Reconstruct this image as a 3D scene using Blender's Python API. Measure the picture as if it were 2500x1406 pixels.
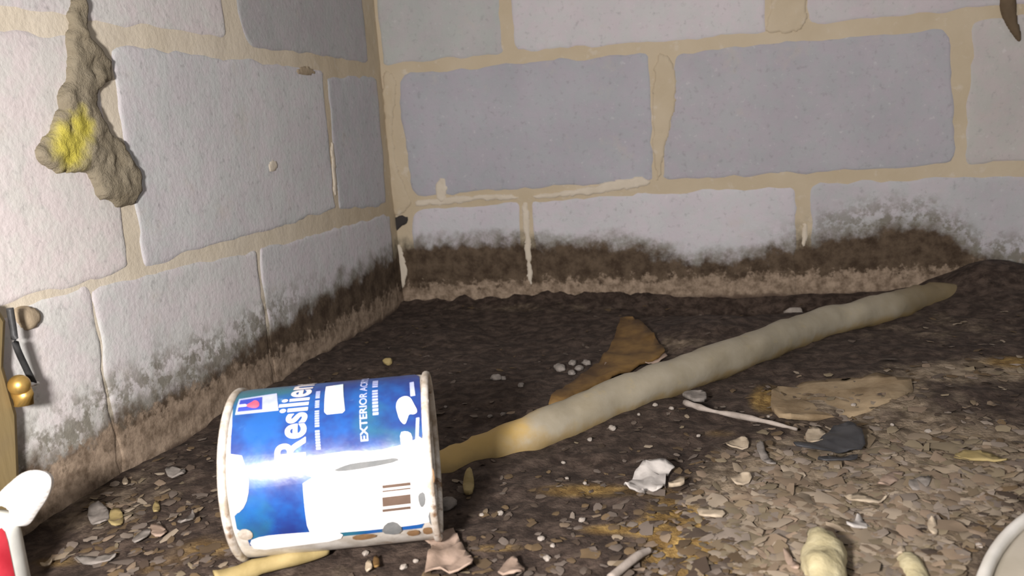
import bpy, bmesh, math, random
from mathutils import Vector, Matrix, noise

for o in list(bpy.data.objects):
    bpy.data.objects.remove(o)
scene = bpy.context.scene
COL = scene.collection
random.seed(7)

# ------------------------------------------------------------------ camera
# the corner is the world origin: wall_back runs along +x (y = 0), wall_left along -y (x = 0), floor at z = 0
F_PX = 2003.0
CAM = Vector((0.4836, -1.2200, 0.2585))
CR = Vector((0.9712, 0.2266, -0.0740))      # right
CU = Vector((0.0281, 0.1995, 0.9795))       # up
CF = Vector((-0.2368, 0.9533, -0.1873))     # forward
CF.normalize(); CR = (CR - CF * CR.dot(CF)).normalized(); CU = CR.cross(CF)
cam_d = bpy.data.cameras.new('camera')
cam = bpy.data.objects.new('camera', cam_d)
COL.objects.link(cam)
cam_d.sensor_width = 36.0
cam_d.lens = F_PX / 2500.0 * 36.0
cam_d.clip_start = 0.01
M = Matrix((CR, CU, -CF)).transposed().to_4x4()
M.translation = CAM
cam.matrix_world = M
cam_d.dof.use_dof = True
cam_d.dof.focus_distance = 0.72
cam_d.dof.aperture_fstop = 11.0
scene.camera = cam

# ------------------------------------------------------------------ light and exposure
W = bpy.data.worlds.new('World'); scene.world = W; W.use_nodes = True
W.node_tree.nodes['Background'].inputs[0].default_value = (1.0, 0.97, 0.98, 1)
W.node_tree.nodes['Background'].inputs[1].default_value = 0.34
ld = bpy.data.lights.new('torch', 'POINT')
ld.energy = 33.5
ld.color = (1.0, 0.955, 0.935)
ld.shadow_soft_size = 0.03
torch = bpy.data.objects.new('torch_light', ld)
COL.objects.link(torch)
torch.location = CAM - CR * 0.17 + CU * 0.0 - CF * 0.01
vs = scene.view_settings
vs.view_transform = 'Standard'; vs.look = 'None'; vs.gamma = 1.0; vs.use_curve_mapping = False
vs.exposure = 0.0

# ------------------------------------------------------------------ pixel helpers
def ray(u, v):
    return (CF + CR * ((u - 1250) / F_PX) + CU * ((703 - v) / F_PX))
def on_back(u, v):
    d = ray(u, v); return CAM + d * (-CAM.y / d.y)
def on_left(u, v):
    d = ray(u, v); return CAM + d * (-CAM.x / d.x)
def on_floor(u, v, z=0.0):
    d = ray(u, v); return CAM + d * ((z - CAM.z) / d.z)
def to_px(p):
    q = Vector(p) - CAM
    w = q.dot(CF)
    if w < 0.05: return (-9999, -9999)
    return (1250 + F_PX * q.dot(CR) / w, 703 - F_PX * q.dot(CU) / w)

def fbm(x, y, z=0.0, o=4):
    return noise.fractal(Vector((x, y, z)), 1.0, 2.0, o, noise_basis='PERLIN_ORIGINAL')

# ------------------------------------------------------------------ object helpers
def tag(o, label=None, cat=None, group=None, kind=None):
    if label: o['label'] = label
    if cat: o['category'] = cat
    if group: o['group'] = group
    if kind: o['kind'] = kind
    return o
def empty(name, loc):
    o = bpy.data.objects.new(name, None); COL.objects.link(o)
    o.location = loc; o.empty_display_size = 0.02
    return o
def wloc(o):
    p = Vector((0, 0, 0))
    while o is not None:
        p += Vector(o.location); o = o.parent
    return p
def link_mesh(name, me, mat=None, parent=None, origin=None, smooth=True):
    """mesh in world coordinates -> object whose origin is `origin` (or its parent's)"""
    o = bpy.data.objects.new(name, me); COL.objects.link(o)
    base = wloc(parent) if parent else Vector((0, 0, 0))
    if origin is None:
        n = len(me.vertices)
        c = sum((v.co for v in me.vertices), Vector()) / max(n, 1)
        origin = Vector((c.x, c.y, min(v.co.z for v in me.vertices)))
    me.transform(Matrix.Translation(-Vector(origin)))
    o.location = Vector(origin) - base
    if parent: o.parent = parent
    if mat: me.materials.append(mat)
    if smooth:
        for p in me.polygons: p.use_smooth = True
    return o
def pydata(name, verts, faces, mat=None, parent=None, origin=None, smooth=True, flip=False):
    me = bpy.data.meshes.new(name)
    me.from_pydata([tuple(v) for v in verts], [], faces)
    if flip: me.flip_normals()
    me.update()
    return link_mesh(name, me, mat, parent, origin, smooth)
def bm_obj(name, bm, mat=None, parent=None, origin=None, smooth=True, fix=True):
    if fix: bmesh.ops.recalc_face_normals(bm, faces=bm.faces[:])
    me = bpy.data.meshes.new(name); bm.to_mesh(me); bm.free()
    return link_mesh(name, me, mat, parent, origin, smooth)

# ------------------------------------------------------------------ node helpers
class NT:
    def __init__(s, name):
        s.m = bpy.data.materials.new(name); s.m.use_nodes = True
        s.t = s.m.node_tree; s.n = s.t.nodes
        s.b = s.n['Principled BSDF']
    def L(s, a, b): s.t.links.new(a, b)
    def put(s, sock, v):
        if hasattr(v, 'links'): s.L(v, sock)
        elif isinstance(v, (int, float)):
            sock.default_value = v if sock.type == 'VALUE' else (v, v, v) if sock.type == 'VECTOR' else (v, v, v, 1)
        else: sock.default_value = tuple(v) if len(v) == 4 or sock.type == 'VECTOR' else (*v, 1)
    def pos(s):
        g = s.n.new('ShaderNodeNewGeometry'); return g.outputs['Position']
    def objco(s):
        g = s.n.new('ShaderNodeTexCoord'); return g.outputs['Object']
    def noise(s, co, scale, detail=4, rough=0.55, dist=0.0):
        t = s.n.new('ShaderNodeTexNoise'); s.L(co, t.inputs['Vector'])
        t.inputs['Scale'].default_value = scale; t.inputs['Detail'].default_value = detail
        t.inputs['Roughness'].default_value = rough; t.inputs['Distortion'].default_value = dist
        return t.outputs['Fac']
    def vor(s, co, scale):
        t = s.n.new('ShaderNodeTexVoronoi'); s.L(co, t.inputs['Vector']); t.inputs['Scale'].default_value = scale
        return t
    def math(s, op, a, b=0.0, c=0.0):
        t = s.n.new('ShaderNodeMath'); t.operation = op
        s.put(t.inputs[0], a); s.put(t.inputs[1], b); s.put(t.inputs[2], c)
        return t.outputs[0]
    def ramp(s, v, a, b, lo=0.0, hi=1.0):
        t = s.n.new('ShaderNodeMapRange'); t.interpolation_type = 'SMOOTHSTEP'
        s.put(t.inputs[0], v); s.put(t.inputs[1], a); s.put(t.inputs[2], b)
        s.put(t.inputs[3], lo); s.put(t.inputs[4], hi)
        return t.outputs[0]
    def mix(s, f, a, b, mode='MIX'):
        t = s.n.new('ShaderNodeMix'); t.data_type = 'RGBA'; t.blend_type = mode
        s.put(t.inputs[0], f); s.put(t.inputs[6], a); s.put(t.inputs[7], b)
        return t.outputs[2]
    def sep(s, v):
        t = s.n.new('ShaderNodeSeparateXYZ'); s.L(v, t.inputs[0]); return t.outputs
    def curve(s, v, pts):
        t = s.n.new('ShaderNodeFloatCurve'); s.put(t.inputs[1], v)
        c = t.mapping.curves[0]
        while len(c.points) > 2: c.points.remove(c.points[1])
        c.points[0].location = pts[0]; c.points[1].location = pts[-1]
        for p in pts[1:-1]: c.points.new(*p)
        t.mapping.update()
        return t.outputs[0]
    def attr(s, name):
        t = s.n.new('ShaderNodeAttribute'); t.attribute_name = name; return t.outputs['Color']
    def bump(s, h, strength, dist, prev=None):
        t = s.n.new('ShaderNodeBump'); s.L(h, t.inputs['Height'])
        t.inputs['Strength'].default_value = strength; t.inputs['Distance'].default_value = dist
        if prev: s.L(prev, t.inputs['Normal'])
        return t.outputs[0]
    def done(s, col, rough=0.9, normal=None, spec=0.3, metal=0.0):
        s.put(s.b.inputs['Base Color'], col); s.put(s.b.inputs['Roughness'], rough)
        s.put(s.b.inputs['Specular IOR Level'], spec); s.put(s.b.inputs['Metallic'], metal)
        if normal: s.L(normal, s.b.inputs['Normal'])
        return s.m

# damp tide mark shared by blocks and mortar: s = x + y runs -1.8 (left wall) .. 0 (corner) .. 2.2 (back wall)
TIDE = [(-1.8, .05), (-.80, .046), (-.728, .046), (-.682, .052), (-.614, .053), (-.539, .055), (-.373, .064), (-.197, .078), (-.043, .087),
        (.012, .092), (.154, .094), (.282, .088), (.38, .080), (.462, .058), (.577, .068), (.66, .085), (.714, .092), (.818, .062), (.894, .036), (1.2, .05), (2.2, .06)]
def damp(N, col, P):
    x, y, z = N.sep(P)
    s = N.math('ADD', x, y)
    s01 = N.math('MULTIPLY', N.math('ADD', s, 1.8), 0.25)
    line = N.math('MULTIPLY', N.curve(s01, [((a + 1.8) / 4.0, b * 5) for a, b in TIDE]), 0.2)
    n1 = N.math('SUBTRACT', N.noise(P, 34, 7, 0.62), 0.5)
    n2 = N.math('SUBTRACT', N.noise(P, 11, 3, 0.5), 0.5)
    nn = N.math('ADD', N.math('MULTIPLY', n1, 0.062), N.math('MULTIPLY', n2, 0.02))
    top = N.math('ADD', line, nn)
    d = N.math('SUBTRACT', top, z)                       # > 0 below the tide mark
    # mottled fringe above the mark (stronger on the left wall and far right)
    fr_side = N.math('ADD', N.ramp(s, -0.22, -0.42), N.ramp(s, 0.5, 0.72))
    fringe = N.math('MULTIPLY', N.ramp(d, -0.050, -0.008), N.ramp(N.noise(P, 62, 6, 0.68), 0.42, 0.56))
    fringe = N.math('MAXIMUM', N.math('MULTIPLY', fringe, N.math('MULTIPLY', fr_side, 0.85)), N.math('MULTIPLY', N.ramp(d, -.022, .0), N.ramp(N.noise(P, 70, 5, .65), .3, .6, .25, .75)))
    c = N.mix(fringe, col, (0.15, 0.135, 0.098, 1))
    wet = N.mix(N.ramp(N.noise(P, 45, 6, 0.68), .3, .7), (0.042, 0.027, 0.017, 1), (0.120, 0.086, 0.057, 1))
    c = N.mix(N.ramp(d, -0.005, 0.014), c, wet)
    sedl = N.math('ADD', 0.030, N.math('MULTIPLY', N.math('SUBTRACT', N.noise(P, 60, 7, .7), .5), 0.085))
    sedl = N.math('ADD', sedl, N.ramp(s, -0.3, -0.6, 0.0, 0.012))
    sed = N.mix(N.ramp(N.noise(P, 70, 6, 0.7), .3, .7), (0.13, 0.092, 0.062, 1), (0.36, 0.275, 0.20, 1))
    c = N.mix(N.ramp(N.math('SUBTRACT', sedl, z), -0.004, 0.008), c, sed)
    c = N.mix(N.ramp(N.math('ADD', z, N.math('MULTIPLY', n1, 0.02)), 0.003, -0.006), c, (0.085, 0.058, 0.042, 1))
    return c

def mat_block():
    N = NT('concrete_block'); P = N.pos()
    oi = N.n.new('ShaderNodeObjectInfo')
    base = N.mix(N.noise(P, 9, 4), (0.40, 0.388, 0.390, 1), (0.56, 0.54, 0.53, 1))
    base = N.mix(1.0, base, oi.outputs['Color'], 'MULTIPLY')
    hue = N.mix(N.ramp(N.noise(P, 38, 5, .6), .38, .62), (.965, 1.0, .99, 1), (1.01, .98, 1.005, 1))
    base = N.mix(1.0, base, hue, 'MULTIPLY')
    fine = N.noise(P, 110, 4, 0.65)
    base = N.mix(N.math('MULTIPLY', N.ramp(fine, 0.45, 0.28), 0.34), base, (0.20, 0.195, 0.195, 1))
    base = N.mix(N.math('MULTIPLY', N.ramp(fine, 0.60, 0.74), 0.30), base, (0.68, 0.66, 0.65, 1))
    base = N.mix(N.math('MULTIPLY', N.ramp(N.noise(P, 16, 6, 0.7), 0.56, 0.72), 0.28), base, (0.50, 0.44, 0.36, 1))
    c = damp(N, base, P)
    nb = N.bump(N.noise(P, 170, 4, 0.6), 0.45, 0.0016)
    nb = N.bump(N.noise(P, 45, 3), 0.25, 0.002, nb)
    return N.done(c, 0.92, nb, 0.2)
def mat_mortar():
    N = NT('mortar'); P = N.pos()
    base = N.mix(N.noise(P, 10, 5), (0.40, 0.320, 0.205, 1), (0.57, 0.49, 0.375, 1))
    base = N.mix(N.math('MULTIPLY', N.ramp(N.noise(P, 60, 4), 0.58, 0.72), 0.35), base, (0.62, 0.57, 0.50, 1))
    sx, sy, sz = N.sep(P)
    base = N.mix(N.ramp(N.math('ADD', sx, sy), -.12, -.45, 0, .75), base, N.mix(N.noise(P, 14, 5), (.56, .485, .36, 1), (.72, .665, .575, 1)))
    c = damp(N, base, P)
    nb = N.bump(N.noise(P, 120, 5, 0.65), 0.5, 0.0018)
    return N.done(c, 0.95, nb, 0.15)
def mat_mortar_pale():
    N = NT('mortar_pale'); P = N.pos()
    base = N.mix(N.noise(P, 40, 5), (0.50, 0.43, 0.33, 1), (0.66, 0.59, 0.49, 1))
    nb = N.bump(N.noise(P, 150, 5, 0.65), 0.5, 0.0015)
    return N.done(base, 0.95, nb, 0.15)
M_BLOCK, M_MORTAR, M_PALE = mat_block(), mat_mortar(), mat_mortar_pale()

# ------------------------------------------------------------------ walls
HB, H = 0.16, 0.2032
ZA = HB + H
def wall_pt(w, u, z, h):            # h = proud of the wall plane, into the room
    return Vector((u, -h, z)) if w == 'b' else Vector((h, -u, z))
def wall_uv(w, px):
    p = on_back(*px) if w == 'b' else on_left(*px)
    return ((p.x if w == 'b' else -p.y), p.z)

def wall_bed(name, w, length, label):
    zs = [-0.06 + 0.007 * i for i in range(153)]
    us = []
    u = -0.02 if w == 'b' else -0.02
    while u < length:
        us.append(u); u += 0.007 if u < 1.0 else 0.02
    V = []; Fc = []
    for z in zs:
        for u in us:
            h = -0.0004 + 0.0008 * fbm(u * 30, z * 30, 3.1 if w == 'b' else 8.2)
            V.append(wall_pt(w, u, z, h))
    nu = len(us)
    for j in range(len(zs) - 1):
        for i in range(nu - 1):
            Fc.append((j * nu + i, j * nu + i + 1, (j + 1) * nu + i + 1, (j + 1) * nu + i))
    # solid core behind the bed
    k = len(V)
    a, b, z0, z1 = us[0], us[-1], zs[0], zs[-1]
    for h in (-0.01, -0.19):
        for (uu, zz) in ((a, z0), (b, z0), (b, z1), (a, z1)):
            V.append(wall_pt(w, uu, zz, h))
    Fc += [(k, k + 1, k + 2, k + 3), (k + 4, k + 7, k + 6, k + 5), (k, k + 4, k + 5, k + 1), (k + 1, k + 5, k + 6, k + 2), (k + 2, k + 6, k + 7, k + 3), (k + 3, k + 7, k + 4, k)]
    o = pydata(name, V, Fc, M_MORTAR, None, (0, 0, 0), True)
    return tag(o, label, None, None, 'structure')
WB = wall_bed('wall_back', 'b', 2.2, 'concrete block wall behind the pipe, tan mortar, damp tide mark along its foot')
WL = wall_bed('wall_left', 'l', 1.9, 'concrete block wall carrying the mud nest, damp stain along its foot')
WALL = {'b': WB, 'l': WL}

def corner(w, c, dflt):
    if c is None: return dflt
    if max(abs(c[0]), abs(c[1])) > 3: return wall_uv(w, c)
    return c
def block(w, TL, TR, BR, BL, tint=(1, 1, 1), rad=(.006, .006, .006, .006), proud=0.0007, z0=-0.043, z1=None, seed=0):
    """corners as photo pixels or wall (u, z); None = straight up / down from its partner"""
    zt = (ZA + H - 0.005) if z1 is None else z1
    bl = corner(w, BL, None); br = corner(w, BR, None); tl = corner(w, TL, None); tr = corner(w, TR, None)
    if tl is None: tl = (bl[0], zt)
    if tr is None: tr = (br[0], zt)
    if bl is None: bl = (tl[0], z0)
    if br is None: br = (tr[0], z0)
    Lw = abs(tr[0] - tl[0]) + 1e-6; Lh = abs(tl[1] - bl[1]) + 1e-6
    def ticks(L):
        n = max(2, int(L / 0.012))
        return [0, .0018, .0042, .008] + [.012 + (L - .024) * i / n for i in range(n + 1)] + [L - .008, L - .0042, L - .0018, L]
    X, Y = ticks(Lw), ticks(Lh)
    nx, ny = len(X), len(Y)
    prof = {0: -0.0012, 1: proud * 0.35, 2: proud * 0.85}
    V = []; Fc = []
    for j, y in enumerate(Y):
        for i, x in enumerate(X):
            px_, py_ = x, y
            for (cx, cy, r) in ((0, Lh, rad[0]), (Lw, Lh, rad[1]), (Lw, 0, rad[2]), (0, 0, rad[3])):
                dx = (r - abs(x - cx)) / r; dy = (r - abs(y - cy)) / r
                if dx > 0 and dy > 0:
                    m = max(dx, dy) / math.hypot(dx, dy)
                    px_ = cx + (r - r * dx * m) * (1 if cx == 0 else -1)
                    py_ = cy + (r - r * dy * m) * (1 if cy == 0 else -1)
            e = min(x, Lw - x, y, Lh - y)
            wob = max(0.0, 1 - e / 0.02) * 0.0042
            px_ += wob * fbm(px_ * 38 + seed * 3.7, py_ * 38, 1.3)
            py_ += wob * fbm(px_ * 38 + seed * 3.7, py_ * 38, 9.3)
            a, b = px_ / Lw, py_ / Lh
            u = (bl[0] * (1 - a) + br[0] * a) * (1 - b) + (tl[0] * (1 - a) + tr[0] * a) * b
            z = (bl[1] * (1 - a) + br[1] * a) * (1 - b) + (tl[1] * (1 - a) + tr[1] * a) * b
            k = min(i, nx - 1 - i, j, ny - 1 - j)
            h = prof.get(k, proud) + (0.0007 * fbm(u * 55, z * 55, seed) if k > 1 else 0)
            V.append(wall_pt(w, u, z, h))
    for j in range(ny - 1):
        for i in range(nx - 1):
            Fc.append((j * nx + i, j * nx + i + 1, (j + 1) * nx + i + 1, (j + 1) * nx + i))
    c = sum(V, Vector()) / len(V)
    o = pydata('concrete_block', V, Fc, M_BLOCK, WALL[w], c, True)
    o.color = (*tint, 1)
    return o
g = .0055
# back wall, course above the first joint
block('b', None, None, (1230, 134), (934, 157), (.86, .88, .86), seed=1)
block('b', None, None, (1868, 82), (1256, 128), (1.08, 1.06, 1.08), seed=2)
block('b', None, None, (1.016 - g, ZA + g), (1972, 60), (.98, .94, .96), seed=3)
# back wall, middle course
block('b', (968, 180), (1586, 127), (1594, 440), (1004, 480), (.78, .79, .85), (.022, .006, .006, .02), seed=4)
block('b', (1650, 128), (2322, 66), (2334, 402), (1614, 442), (.80, .80, .85), (.012, .026, .018, .008), seed=5)
block('b', (2374, 52), (1.219 - g, ZA - g), (1.219 - g, HB + g), (2352, 402), (.95, .92, .88), seed=6)
# back wall, bottom course running into the soil
block('b', (1003, 512), (1266, 492), None, None, (1.06, 1.05, 1.10), (.018, .006, .006, .006), seed=7)
block('b', (1297, 490), (1944, 452), None, None, (1.10, 1.09, 1.13), (.006, .014, .006, .006), seed=8)
block('b', (1980, 448), (1.016 - g, HB - .009), None, None, (.93, .93, .96), (.014, .006, .006, .006), seed=9)
# left wall: own block tones, tints also raised in place of more light
block('l', None, None, (900, 152), (592, 110), (.80, .80, .80), (.006, .006, .006, .02), seed=10)
block('l', None, None, (556, 96), (.8128 - g, ZA + .008), (1.2, 1.17, 1.14), (.006, .006, .012, .006), seed=11)
block('l', (799, 186), (920, 190), (944, 500), (827, 512), (.92, .93, .95), seed=12)
block('l', (268, 104), (787, 170), (819, 514), (350, 652), (1.10, 1.11, 1.11), (.012, .006, .006, .006), seed=13)
block('l', (1.016 - g, ZA - .010), (230, 92), (318, 664), (1.016 - g, HB + .006), (1.25, 1.20, 1.15), seed=14)
block('l', (631, 608), (950, 522), None, None, (1.10, 1.09, 1.10), seed=15)
block('l', (221, 700), (625, 611), None, None, (1.2, 1.19, 1.17), seed=16)
block('l', (1.06, HB - .006), (217, 702), None, None, (1.24, 1.22, 1.18), seed=17)
# the rest of the two walls, outside the photograph
s = 20
def plain(w, u0, u1, z0, z1):
    global s
    s += 1
    t = random.uniform(.85, 1.05)
    block(w, (u1 - g, z1 - g) if w == 'l' else (u0 + g, z1 - g), (u0 + g, z1 - g) if w == 'l' else (u1 - g, z1 - g),
          (u0 + g, z0 + g) if w == 'l' else (u1 - g, z0 + g), (u1 - g, z0 + g) if w == 'l' else (u0 + g, z0 + g), (t, t, t), seed=s)
for (w, L) in (('b', 2.19), ('l', 1.88)):
    for r in range(4):
        z0 = -0.043 if r == 0 else HB + (r - 1) * H
        z1 = HB + r * H
        if w == 'b': u = (1.016, 1.2192, 1.016, 0.0)[r]
        else: u = (1.065, 1.016, .8128, 0.0)[r]
        if r == 3: u = 0.002
        while u < L - 0.05:
            u1 = min(L, u + (2 * H if not (r == 3 and u < .01) else H))
            plain(w, u, u1, z0, z1); u = u1

# ------------------------------------------------------------------ raised patches on a wall (mortar, mud)
def in_poly(x, y, P):
    c = False; n = len(P)
    for i in range(n):
        x0, y0 = P[i]; x1, y1 = P[i - 1]
        if (y0 > y) != (y1 > y) and x < (x1 - x0) * (y - y0) / (y1 - y0) + x0: c = not c
    return c
def edge_dist(x, y, P):
    d = 1e9; n = len(P)
    for i in range(n):
        ax, ay = P[i - 1]; bx, by = P[i]
        dx, dy = bx - ax, by - ay
        t = max(0, min(1, ((x - ax) * dx + (y - ay) * dy) / (dx * dx + dy * dy + 1e-12)))
        d = min(d, math.hypot(x - ax - dx * t, y - ay - dy * t))
    return d
def smooth_poly(P, it=2):
    for _ in range(it):
        Q = []
        for i in range(len(P)):
            a, b = P[i], P[(i + 1) % len(P)]
            Q += [(a[0] * .75 + b[0] * .25, a[1] * .75 + b[1] * .25), (a[0] * .25 + b[0] * .75, a[1] * .25 + b[1] * .75)]
        P = Q
    return P
def relief(name, w, pix, hmax, mat, parent, rnd=0.01, step=0.0022, base=-0.001, amp=0.3, seed=0.0, sm=2, ragged=0.0):
    P = [wall_uv(w, p) for p in smooth_poly(pix, sm)]
    if ragged:
        Q = []
        for i in range(len(P)):
            a, b = P[i], P[(i + 1) % len(P)]
            n = max(1, int(math.hypot(a[0] - b[0], a[1] - b[1]) / .003))
            Q += [(a[0] + (b[0] - a[0]) * k / n, a[1] + (b[1] - a[1]) * k / n) for k in range(n)]
        P = [(p[0] + ragged * fbm(p[0] * 90, p[1] * 90, 4.4 + seed), p[1] + ragged * fbm(p[0] * 90, p[1] * 90, 7.7 + seed)) for p in Q]
    u0, u1 = min(p[0] for p in P), max(p[0] for p in P); z0, z1 = min(p[1] for p in P), max(p[1] for p in P)
    bm = bmesh.new()
    vs_ = [bm.verts.new((p[0], p[1], 0)) for p in P]
    bm.faces.new(vs_)
    k = u0
    while k < u1:
        bmesh.ops.bisect_plane(bm, geom=bm.verts[:] + bm.edges[:] + bm.faces[:], plane_co=(k, 0, 0), plane_no=(1, 0, 0)); k += step
    k = z0
    while k < z1:
        bmesh.ops.bisect_plane(bm, geom=bm.verts[:] + bm.edges[:] + bm.faces[:], plane_co=(0, k, 0), plane_no=(0, 1, 0)); k += step
    bmesh.ops.triangulate(bm, faces=[f for f in bm.faces if len(f.verts) > 4])
    for v in bm.verts:
        u, z = v.co.x, v.co.y
        e = edge_dist(u, z, P)
        t = min(1.0, e / rnd)
        hh = math.sqrt(max(0, 1 - (1 - t) ** 2)) * hmax
        hh *= 1 + amp * fbm(u * 70 + seed, z * 70, seed)
        v.co = wall_pt(w, u, z, base + hh + (0.0022 if e > 1e-5 else 0))
    return bm_obj(name, bm, mat, parent)

M_NEST = NT('dry_mud'); P = M_NEST.pos()
mud = M_NEST.mix(M_NEST.noise(P, 45, 5, .6), (0.135, 0.108, 0.066, 1), (0.30, 0.262, 0.195, 1))
ya = on_left(152, 360) + Vector((.005, 0, 0)); yb = on_left(182, 308) + Vector((.005, 0, 0))
def near(N, P, c, r0, r1):
    t = N.n.new('ShaderNodeVectorMath'); t.operation = 'DISTANCE'; N.L(P, t.inputs[0]); t.inputs[1].default_value = c
    dd = N.math('ADD', t.outputs['Value'], N.math('MULTIPLY', N.math('SUBTRACT', N.noise(P, 60, 4), .5), .022))
    return N.ramp(dd, r1, r0)
yel = M_NEST.math('MAXIMUM', near(M_NEST, P, ya, .008, .024), near(M_NEST, P, yb, .006, .020))
mud = M_NEST.mix(M_NEST.math('MULTIPLY', yel, .85), mud, (0.52, 0.45, 0.06, 1))
M_NEST = M_NEST.done(mud, .95, M_NEST.bump(M_NEST.noise(P, 75, 6, .7), .8, .005), .15)
nest_px = [(310, -330), (305, 150), (278, 260), (282, 340), (290, 500), (235, 560), (225, 640), (240, 700), (165, 790), (190, 850), (95, 900), (78, 980), (150, 1060), (250, 1115), (400, 1085),
           (450, 1160), (470, 1250), (560, 1280), (640, 1335), (745, 1270), (745, 1090), (650, 980), (630, 885), (560, 870), (500, 750), (455, 650), (500, 545), (565, 510), (545, 400), (520, 330), (430, 260), (400, 180), (412, -330)]
nest = relief('mud_nest', 'l', [(50 + a / 2.603, b / 2.603) for a, b in nest_px], .0062, M_NEST, None, rnd=.008, step=.0024, amp=.55, seed=2.0, base=-.0005, sm=1, ragged=.003)
tag(nest, 'dried mud wasp nest with a yellow patch running down the left wall', 'nest')
M_STREAK = NT('dark_mud'); P = M_STREAK.pos()
M_STREAK = M_STREAK.done(M_STREAK.mix(M_STREAK.noise(P, 60, 5), (0.085, 0.06, 0.038, 1), (0.17, 0.125, 0.08, 1)), .95, M_STREAK.bump(M_STREAK.noise(P, 120, 4), .5, .002), .15)
st = relief('mud_tube', 'b', [(2440, -120), (2482, -120), (2478, 30), (2494, 88), (2489, 108), (2470, 86), (2448, 50), (2438, 10)], .006, M_STREAK, None, rnd=.007, amp=.4, seed=4.0)
tag(st, 'dark brown curved mud tube hanging down the back wall', 'mud tube')
M_DAB = NT('tan_mud'); P = M_DAB.pos()
M_DAB = M_DAB.done(M_DAB.mix(M_DAB.noise(P, 70, 4), (0.26, 0.20, 0.13, 1), (0.42, 0.34, 0.24, 1)), .95, M_DAB.bump(M_DAB.noise(P, 140, 4), .5, .002), .15)
db = relief('mud_dab', 'l', [(30, 760), (50, 745), (80, 748), (96, 770), (88, 795), (66, 812), (48, 800), (36, 785)], .005, M_DAB, None, rnd=.008, amp=.3)
tag(db, 'small round tan mud dab on the left wall above the wooden stake', 'mud dab')
M_GAP_SHADE = NT('gap_shade').done((0.045, 0.040, 0.038, 1), .95, None, .1)
# mortar squeezed out of the joints
def mpatch(w, pts, h=.003, mat=M_PALE, rnd=.004, seed=0.0):
    return relief('mortar_patch', w, pts, h * .3, mat, WALL[w], rnd * .8, .0025, -.0012, .8, seed, 1, .003)
mpatch('b', [(1066, 440), (1076, 428), (1090, 440), (1092, 470), (1086, 496), (1068, 494), (1062, 465)], .004)
mpatch('b', [(1008, 488), (1120, 478), (1200, 474), (1268, 474), (1268, 486), (1180, 490), (1090, 500), (1020, 504)], .0035, seed=3)
mpatch('b', [(1300, 474), (1420, 462), (1500, 440), (1575, 430), (1592, 438), (1580, 456), (1480, 470), (1380, 482), (1300, 486)], .004, seed=6)
mpatch('b', [(930, 170), (968, 176), (966, 260), (958, 330), (972, 420), (1006, 486), (1000, 510), (975, 530), (952, 520), (946, 420), (938, 300)], .006, M_MORTAR, .009, seed=8)
mpatch('b', [(962, 590), (982, 600), (994, 650), (990, 700), (978, 706), (968, 650)], .004, M_PALE, seed=9)
mpatch('b', [(1272, 492), (1290, 492), (1296, 600), (1300, 690), (1292, 698), (1284, 640), (1276, 560)], .003, M_PALE, seed=10)
mpatch('b', [(1957, 545), (1968, 540), (1974, 580), (1966, 612), (1958, 590)], .003, M_PALE, seed=11)
mpatch('b', [(1598, 128), (1640, 140), (1655, 190), (1640, 300), (1618, 380), (1612, 440), (1600, 444), (1592, 300)], .0035, M_MORTAR, .006, seed=12)
mpatch('b', [(1885, -20), (1965, -20), (1972, 62), (1935, 80), (1862, 84), (1880, 30)], .003, M_MORTAR, .006, seed=13)
mpatch('l', [(652, 398), (668, 388), (680, 402), (672, 418), (658, 424)], .002, M_PALE, seed=14)
mpatch('l', [(806, 345), (813, 350), (820, 430), (824, 478), (817, 480), (811, 420)], .001, M_PALE, .003, seed=15)
mpatch('l', [(722, 160), (768, 166), (770, 182), (744, 188), (722, 180)], .002, M_DAB, .004, seed=16)
relief('mortar_gap_shade', 'b', [(952, 534), (980, 524), (1000, 532), (984, 552), (966, 572), (956, 556)], .0004, M_GAP_SHADE, WB, .004, .0025, -.0006, .4, 5.0, 1, .004)  # flat dark patch: shade inside a mortar gap, painted as colour

# ------------------------------------------------------------------ floor
def gauss(px, c, r):
    return math.exp(-(((px[0] - c[0]) / r[0]) ** 2 + ((px[1] - c[1]) / r[1]) ** 2))
TAN = [((2050, 1330), (330, 190), 1.1), ((2180, 1130), (360, 85), .9), ((2080, 970), (210, 45), .75), ((2380, 905), (230, 30), .7), ((1830, 1240), (140, 80), .7), ((1640, 835), (140, 32), .5), ((1570, 880), (90, 20), .4),
       ((2300, 800), (260, 50), .4), ((280, 1230), (220, 80), .42), ((430, 1150), (160, 60), .25), ((800, 1400), (400, 40), .32), ((2450, 1150), (300, 250), .35), ((180, 1330), (160, 90), .25), ((1300, 752), (340, 16), .42)]
OCH = [((1645, 1275), (80, 70), 1.1), ((1690, 1380), (115, 65), 1.3), ((1420, 1198), (170, 20), .75), ((1490, 1292), (90, 16), .7), ((1865, 975), (40, 40), .8), ((1215, 1338), (90, 14), .6),
       ((500, 1340), (110, 40), .55), ((360, 1390), (90, 30), .4), ((2470, 885), (110, 20), .8), ((1750, 1058), (80, 18), .45), ((1960, 955), (90, 16), .5), ((540, 1240), (60, 40), .35), ((130, 1370), (80, 20), .5)]
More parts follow.
